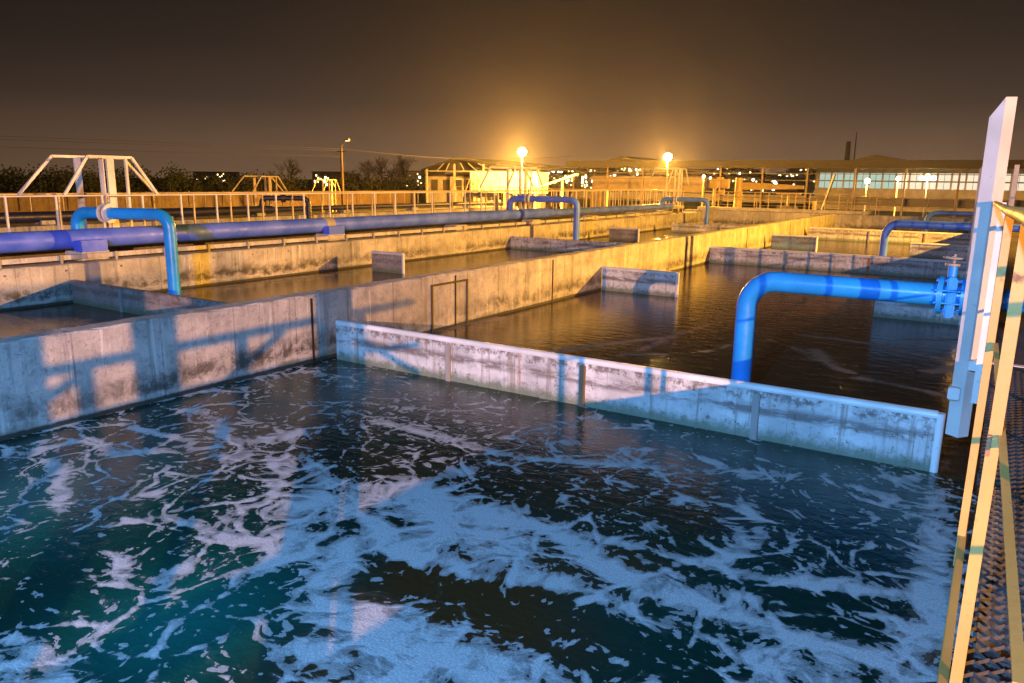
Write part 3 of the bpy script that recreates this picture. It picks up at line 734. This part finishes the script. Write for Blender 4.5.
# lit building behind
WIN = emit('lit greenish window', (.75, 1., .80), .6); WIN2 = emit('warm white glare pane', (1., .84, .6), 1.0)
t = thing('lit_workshop', 'workshop with glowing pale windows and a stand-in glare band behind the open shed', 'building', (-12, 120, -.4))
MB().box(-12.2, 16, 0, 12, 0, 6.0).build('wall', BLOCK, t)
for k in range(16):
    x = -11.6+k*1.7
    w = MB().box(x, x+1.45, -.06, -.004, 3.1, 5.2).build('window', WIN if k < 6 else WIN2, t)  # warm panes stand in for the white glare beyond the greenish windows
    MB().bar((x+.72, -.09, 3.1), (x+.72, -.09, 5.2), .06, .05).bar((x, -.09, 4.15), (x+1.45, -.09, 4.15), .05, .06).build('mullion', DARK, w)

# ------------------------------------------------------------------ lamps
SOD = (1., .45, .06)
def point(name, loc, col, p, r, parent=None):
    l = bpy.data.lights.new(name, 'POINT'); l.color = col; l.energy = p; l.shadow_soft_size = r
    o = bpy.data.objects.new(name, l); C.objects.link(o); o.location = loc
    if parent: o.parent = parent
    return o
def lamp_post(x, y, zt, label, col, p, r, em, arm=0., kind='lamp_post', bulbr=.3, zg=-.4, postm=None, heads=False, thin=.1):
    t = thing(kind, label, 'lamp', (x, y, zg)); H = zt-zg
    MB().tube([(0, 0, 0), (0, 0, H-.25)], [thin, thin*.6], 10).build('pole', postm or CREAM, t)
    if arm: MB().tube([(0, 0, H-.3), (arm*.5, 0, H), (arm, 0, H+.15)], .05, 8).build('arm', postm or CREAM, t)
    hx = arm; hz = H+(.1 if arm else 0)
    MB().tube([(hx, 0, hz+bulbr*.93), (hx, 0, hz+bulbr*1.1)], [bulbr*.4, bulbr*.1], 14).build('cap', GREY, t)
    if heads:
        MB().bar((-bulbr*1.2, 0, hz-.1), (bulbr*1.2, 0, hz-.1), .08, .08).build('crossbar', GREY, t)
        for q, (qx, qz, tw) in enumerate(((-.95, .12, -.5), (0, .42, .1), (.95, .1, .55))):
            hd = MB().box(-.34*bulbr, .34*bulbr, -.02, .28*bulbr, -.30*bulbr, .30*bulbr, .05).build('lamp_head', GREY, t)
            hd.location = (qx*bulbr, 0, hz+qz*bulbr); hd.rotation_euler = (R(8), 0, tw)
            gl = MB().ball((0, -.03, 0), .36*bulbr, 16, .9).build('lamp_glass', em, hd)
    else:
        MB().ball((hx, 0, hz), bulbr, 20).build('globe', em, t)
    if p: point('bulb', (hx, 0, hz-bulbr-.12) if arm else (hx, -bulbr*1.6, hz-bulbr*.8), col, p, r, t)
    return t
GLOW = emit('sodium globe', (1., .74, .34), 200)
GLOW_S = emit('small sodium globe', (1., .7, .3), 30)
GLOW_W = emit('warm white globe', (1., .80, .5), 150)
COOL = emit('cool globe', (.6, .8, 1.), 30)
lamp_post(-43.9, 70, 6.1, 'tallest and brightest sodium lamp glaring above the white container', SOD, 130000, .4, GLOW, bulbr=.42, postm=DARK, thin=.05)
lamp_post(-27.6, 70, 5.5, 'second glaring sodium lamp on a leaning pole in front of the long open shed', SOD, 65000, .35, GLOW, bulbr=.36, postm=DARK, thin=.05)
lamp_post(-7.6, 95, 3.9, 'large bright floodlight under the long shed roof beside the far right', (1., .6, .2), 7000, .5, GLOW_W, bulbr=.6, heads=True, postm=DARK)
lamp_post(-13.6, 95, 3.6, 'smaller floodlight under the long shed left of the large one', (1., .6, .2), 1500, .3, GLOW_S, bulbr=.3)
lamp_post(-10.6, 96, 3.9, 'dim floodlight between the two other lights under the long shed', (1., .6, .2), 600, .3, GLOW_S, bulbr=.22)
lamp_post(-30.5, 89, 3.9, 'weak small lamp glowing behind the second sodium lamp', (1., .6, .2), 500, .2, GLOW_S, bulbr=.16)
t = thing('street_lamp', 'tall concrete street lamp with a curved arm standing at the ochre fence', 'street lamp', (-60.4, 60, -.4))
MB().tube([(0, 0, 0), (0, 0, 6.6)], [.19, .12], 10).build('pole', OCHRE, t)
MB().tube([(0, 0, 6.5), (.15, 0, 7.0), (.7, 0, 7.5)], .05, 8).build('arm', OCHRE, t)
MB().box(.55, 1.25, -.15, .15, 7.42, 7.6, .05).build('lamp_head', GREY, t)
MB().box(.7, 1.15, -.1, .1, 7.36, 7.415).build('lamp_glass', emit('faint street lamp', (1., .75, .3), 3), t)
MB().bar((-.8, 0, 6.3), (.8, 0, 6.3), .08, .08).build('crossarm', DARK, t)
for i, (z0, z1, x1) in enumerate(((6.2, 6.1, -72), (6.0, 5.5, -71.5), (5.4, 4.8, -71))):
    pts = []
    for k in range(21):
        u = k/20; pts.append((-60.4+u*(-28), 60-u*84, z0+(z1+1.4-z0)*u*.4-1.0*4*u*(1-u)*.25))
    tag(MB().tube(pts, .018, 5).build('power_line', DARK), ['highest of the three thin wires running left from the street lamp', 'middle wire of the three running left from the street lamp', 'lowest wire of the three running left from the street lamp'][i], 'wire', 'overhead wires')
pts = [(-60.4+u*14, 60+u*26, 6.2-.7*math.sin(u*3.14)) for u in [k/12 for k in range(13)]]
tag(MB().tube(pts, .018, 5).build('power_line', DARK), 'thin wire running right from the street lamp to the gable canopy', 'wire', 'overhead wires')

# lamps of the plant that stand behind and beside the camera
lamp_post(14, -14, 5.4, 'sodium lamp post of the neighbouring basin right of the mesh walkway', (1., .43, .11), 62000, .06, GLOW_S, arm=-1.3, bulbr=.14)
sp_ = lamp_post(15, 36, 7.6, 'sodium lamp post beyond the right walkway further down', SOD, 0, .2, GLOW_S, arm=-1.3, bulbr=.14)
sl = bpy.data.lights.new('bulb', 'SPOT'); sl.color = (1., .46, .04); sl.energy = 105000; sl.spot_size = R(99); sl.spot_blend = .45; sl.shadow_soft_size = .1
so = bpy.data.objects.new('bulb', sl); C.objects.link(so); so.parent = sp_; so.location = (-1.3, 0, 7.7)
so.rotation_euler = (R(76), 0, R(90))
tm = thing('floodlight_mast', 'mast with a cool mercury floodlight standing behind the camera', 'floodlight', (-1.2, -9.5, -.4))
MB().tube([(0, 0, 0), (0, 0, 7.2)], [.12, .07], 10).build('pole', GREY, tm); MB().box(-.3, .3, -.12, .12, 7.2, 7.7, .03).build('lamp_head', GREY, tm)
MB().box(-.25, .25, .125, .14, 7.25, 7.65).build('lamp_glass', COOL, tm)
sl = bpy.data.lights.new('bulb', 'SPOT'); sl.color = (.165, .45, .96); sl.energy = 21000; sl.spot_size = R(140); sl.spot_blend = .5; sl.shadow_soft_size = .25
so = bpy.data.objects.new('bulb', sl); C.objects.link(so); so.parent = tm; so.location = (0, .4, 7.4)
so.rotation_euler = (R(70), 0, R(12))

# ------------------------------------------------------------------ trees
def leafy(name, label, x, y, h, w, grp, n=420):
    t = thing(name, label, 'tree', (x, y, -.4), 0, grp)
    MB().tube([(0, 0, 0), (.1, 0, h*.4), (.05, .1, h*.7)], [.16, .11, .05], 7).build('trunk', BARK, t)
    m = MB(); cl = [(random.gauss(0, w*.28), random.gauss(0, w*.28), h*(.38+.5*random.random()), w*(.16+.14*random.random())) for _ in range(12)]
    for k in range(n):
        c = random.choice(cl); v = Vector((random.gauss(0, 1), random.gauss(0, 1), random.gauss(0, 1))).normalized()*c[3]*random.random()**.5
        p = Vector(c[:3])+v; a = Vector((random.gauss(0, 1), random.gauss(0, 1), random.gauss(0, 1))).normalized()*(.10+.14*random.random())
        b = a.orthogonal().normalized()*a.length*.7
        m.quad([p-a, p-b, p+a, p+b])
    m.build('crown', LEAF, t, False); return t
def bare(label, x, y, h, w, grp):
    t = thing('bare_tree', label, 'tree', (x, y, -.4), 0, grp)
    MB().tube([(0, 0, 0), (.05, 0, h*.3)], [.2, .14], 7).build('trunk', BARK, t)
    m = MB()
    def grow(p, d, L, r, k):
        q = p+d*L; m.tube([p, p+d*L*.5+Vector((random.gauss(0, .03*L), random.gauss(0, .03*L), 0)), q], [r, r*.8, r*.6], 4, False)
        if k == 0: return
        for _ in range(3 if k > 1 else 4):
            nd = (d+Vector((random.gauss(0, .5), random.gauss(0, .5), random.gauss(.12, .3)))).normalized()
            grow(p+d*L*(.45+.55*random.random()), nd, L*.66, r*.6, k-1)
    for _ in range(5):
        d = Vector((random.gauss(0, .45)*w/h, random.gauss(0, .45)*w/h, 1)).normalized()
        grow(Vector((0, 0, h*.25)), d, h*.3, .09, 4)
    m.build('crown', BARK, t); return t
def at_depth(px, Y): 
    d = cr*(px-512)/F-cu*(188-341.5)/F+cf; return d[0]*Y/d[1]
bare('big bare tree left of the street lamp', at_depth(289, 92), 92, 7.6, 6, 'bare trees behind the fence')
for i, (px, h) in enumerate(((348, 5.4), (368, 7.4), (381, 8.2), (392, 6.8), (404, 8.8))):
    bare(['low bare tree just right of the street lamp', 'leftmost tall bare tree right of the street lamp', 'bushy bare tree in the middle right of the street lamp', 'thin bare tree right of the bushy one', 'tallest bare tree near the gable canopy'][i], at_depth(px, 95+3*i), 95+3*i, h, 5, 'bare trees behind the fence')
for i in range(34):
    px = -12+i*13.0; Y = 50+px*.10+random.random()*8
    if 296 < px < 344: continue
    X = at_depth(px, Y)
    dist = math.hypot(X, Y)
    ztop = 3.2+(random.uniform(-2, 7)+(3 if px < 70 else -3 if px > 150 else 0)+ (4 if 160 < px < 185 else 0))/756*dist
    leafy('dark_tree', 'dark bushy tree in the row behind the ochre fence', X, Y, max(1.7, ztop+.4), 6.0, 'dark trees in a row behind the fence')

# ------------------------------------------------------------------ town
WL = emit('town window', (1., .66, .28), 8); WL2 = emit('town window white', (1., .9, .7), 12)
wm1 = bpy.data.meshes.new('window'); 
def win_mesh(mat, s):
    b = bmesh.new(); 
    vs = [b.verts.new(p) for p in ((-s, 0, -s), (s, 0, -s), (s, 0, s), (-s, 0, s))]; b.faces.new(vs)
    ex = bmesh.ops.extrude_face_region(b, geom=b.faces[:]); bmesh.ops.translate(b, vec=(0, .1, 0), verts=[g for g in ex['geom'] if isinstance(g, bmesh.types.BMVert)])
    me = bpy.data.meshes.new('window'); b.to_mesh(me); b.free(); me.materials.append(mat); return me
WM = [win_mesh(WL, .28), win_mesh(WL2, .34), win_mesh(WL, .2), win_mesh(WL, .17)]
def town(px, Y, w, h, zb, nwin, label, grp):
    X = at_depth(px, Y)
    t = thing('apartment_block', label, 'building', (X, Y, zb), R(random.uniform(-8, 8)), grp)
    MB().box(-w/2, w/2, 0, 9, -3, h).build('wall', BLOCK, t); MB().box(-w/2-.2, w/2+.2, -.2, 9.2, h+.01, h+.3).build('roof', ROOF, t)
    for k in range(nwin):
        o = bpy.data.objects.new('window', random.choice(WM)); C.objects.link(o); o.parent = t
        o.location = (random.uniform(-w/2+.6, w/2-.6), -.115, random.uniform(.8, max(1.2, h-.8)))
gT = 'distant town blocks with lit windows seen under the shed roof'
k = 0
for px in range(556, 884, 7):
    Y = random.uniform(255, 400)
    zb = -.6+11*((Y-240)/240.)**1.3
    town(px, Y, random.uniform(7, 15), random.uniform(3.5, 6.5), zb, 14, 'small distant town block with lit windows seen under the roof of the long open shed', gT)
town(322, 205, 10, 5.6, -.6, 14, 'pale tall apartment block with lit windows left of the street lamp', 'far blocks beyond the fence')
town(335, 220, 9, 5.0, -.6, 8, 'second lower pale apartment block right beside the street lamp', 'far blocks beyond the fence')
town(414, 230, 16, 6.4, -.6, 12, 'distant wide apartment block left of the gable canopy', 'far blocks beyond the fence')
town(210, 240, 22, 5.5, -.6, 10, 'wide low apartment block far behind the trees at the left', 'far blocks beyond the fence')
t = thing('chimney', 'pale chimney rising above the roof of the long open shed', 'chimney', (at_depth(844, 260), 260, 0)); MB().tube([(0, 0, 0), (0, 0, 16.2)], [.9, .7], 12).build('shaft', PALE, t)
t = thing('lattice_mast', 'thin dark mast beside the pale chimney', 'mast', (at_depth(851, 262), 262, 0)); MB().tube([(0, 0, 0), (0, 0, 19)], [.3, .12], 6).build('shaft', DARK, t)

# ------------------------------------------------------------------ night sky
w = bpy.data.worlds.new('World'); S.world = w; w.use_nodes = True; t = w.node_tree
bg = t.nodes['Background']; tc = t.nodes.new('ShaderNodeTexCoord'); sp = t.nodes.new('ShaderNodeSeparateXYZ')
t.links.new(tc.outputs['Generated'], sp.inputs[0])
rp = t.nodes.new('ShaderNodeValToRGB'); t.links.new(sp.outputs[2], rp.inputs[0])
cr_ = rp.color_ramp; els = [(0., (.20, .115, .065)), (.035, (.15, .088, .053)), (.09, (.062, .04, .029)), (.15, (.033, .023, .018)), (.22, (.018, .0135, .0115)), (.35, (.008, .007, .007)), (1., (.005, .005, .008))]
while len(cr_.elements) < len(els): cr_.elements.new(.5)
for e, (p, c) in zip(cr_.elements, els): e.position = p; e.color = (*c, 1)
# brighter over the plant than towards the left
mr = t.nodes.new('ShaderNodeMapRange'); mr.interpolation_type = 'SMOOTHSTEP'
dt = t.nodes.new('ShaderNodeVectorMath'); dt.operation = 'DOT_PRODUCT'; t.links.new(tc.outputs['Generated'], dt.inputs[0]); dt.inputs[1].default_value = (-.37, .93, 0)
t.links.new(dt.outputs['Value'], mr.inputs[0]); mr.inputs[1].default_value = .5; mr.inputs[2].default_value = 1.; mr.inputs[3].default_value = .45; mr.inputs[4].default_value = 1.
mx = t.nodes.new('ShaderNodeMix'); mx.data_type = 'RGBA'; mx.blend_type = 'MULTIPLY'; mx.inputs[0].default_value = 1
t.links.new(rp.outputs[0], mx.inputs[6]); t.links.new(mr.outputs[0], mx.inputs[7]); t.links.new(mx.outputs[2], bg.inputs[0]); bg.inputs[1].default_value = 1.

# the dusty air over the plant
hz = MB().box(-910, 710, -310, 1210, -1.6, 24).build('haze', None)
hm = bpy.data.materials.new('dusty night air'); hm.use_nodes = True; ht = hm.node_tree; ht.nodes.remove(ht.nodes['Principled BSDF'])
pv = ht.nodes.new('ShaderNodeVolumePrincipled'); pv.inputs['Color'].default_value = (.8, .78, .78, 1); pv.inputs['Density'].default_value = .00021; pv.inputs['Anisotropy'].default_value = .84
ht.links.new(pv.outputs[0], ht.nodes['Material Output'].inputs['Volume']); hz.data.materials.append(hm); tag(hz, kind='stuff')
S.view_settings.view_transform = 'Standard'; S.view_settings.look = 'None'; S.view_settings.exposure = 0; S.view_settings.gamma = 1
S.cycles.use_denoising = True
S.cycles.max_bounces = 5; S.cycles.diffuse_bounces = 2; S.cycles.glossy_bounces = 3; S.cycles.transmission_bounces = 2
S.cycles.sample_clamp_indirect = 3
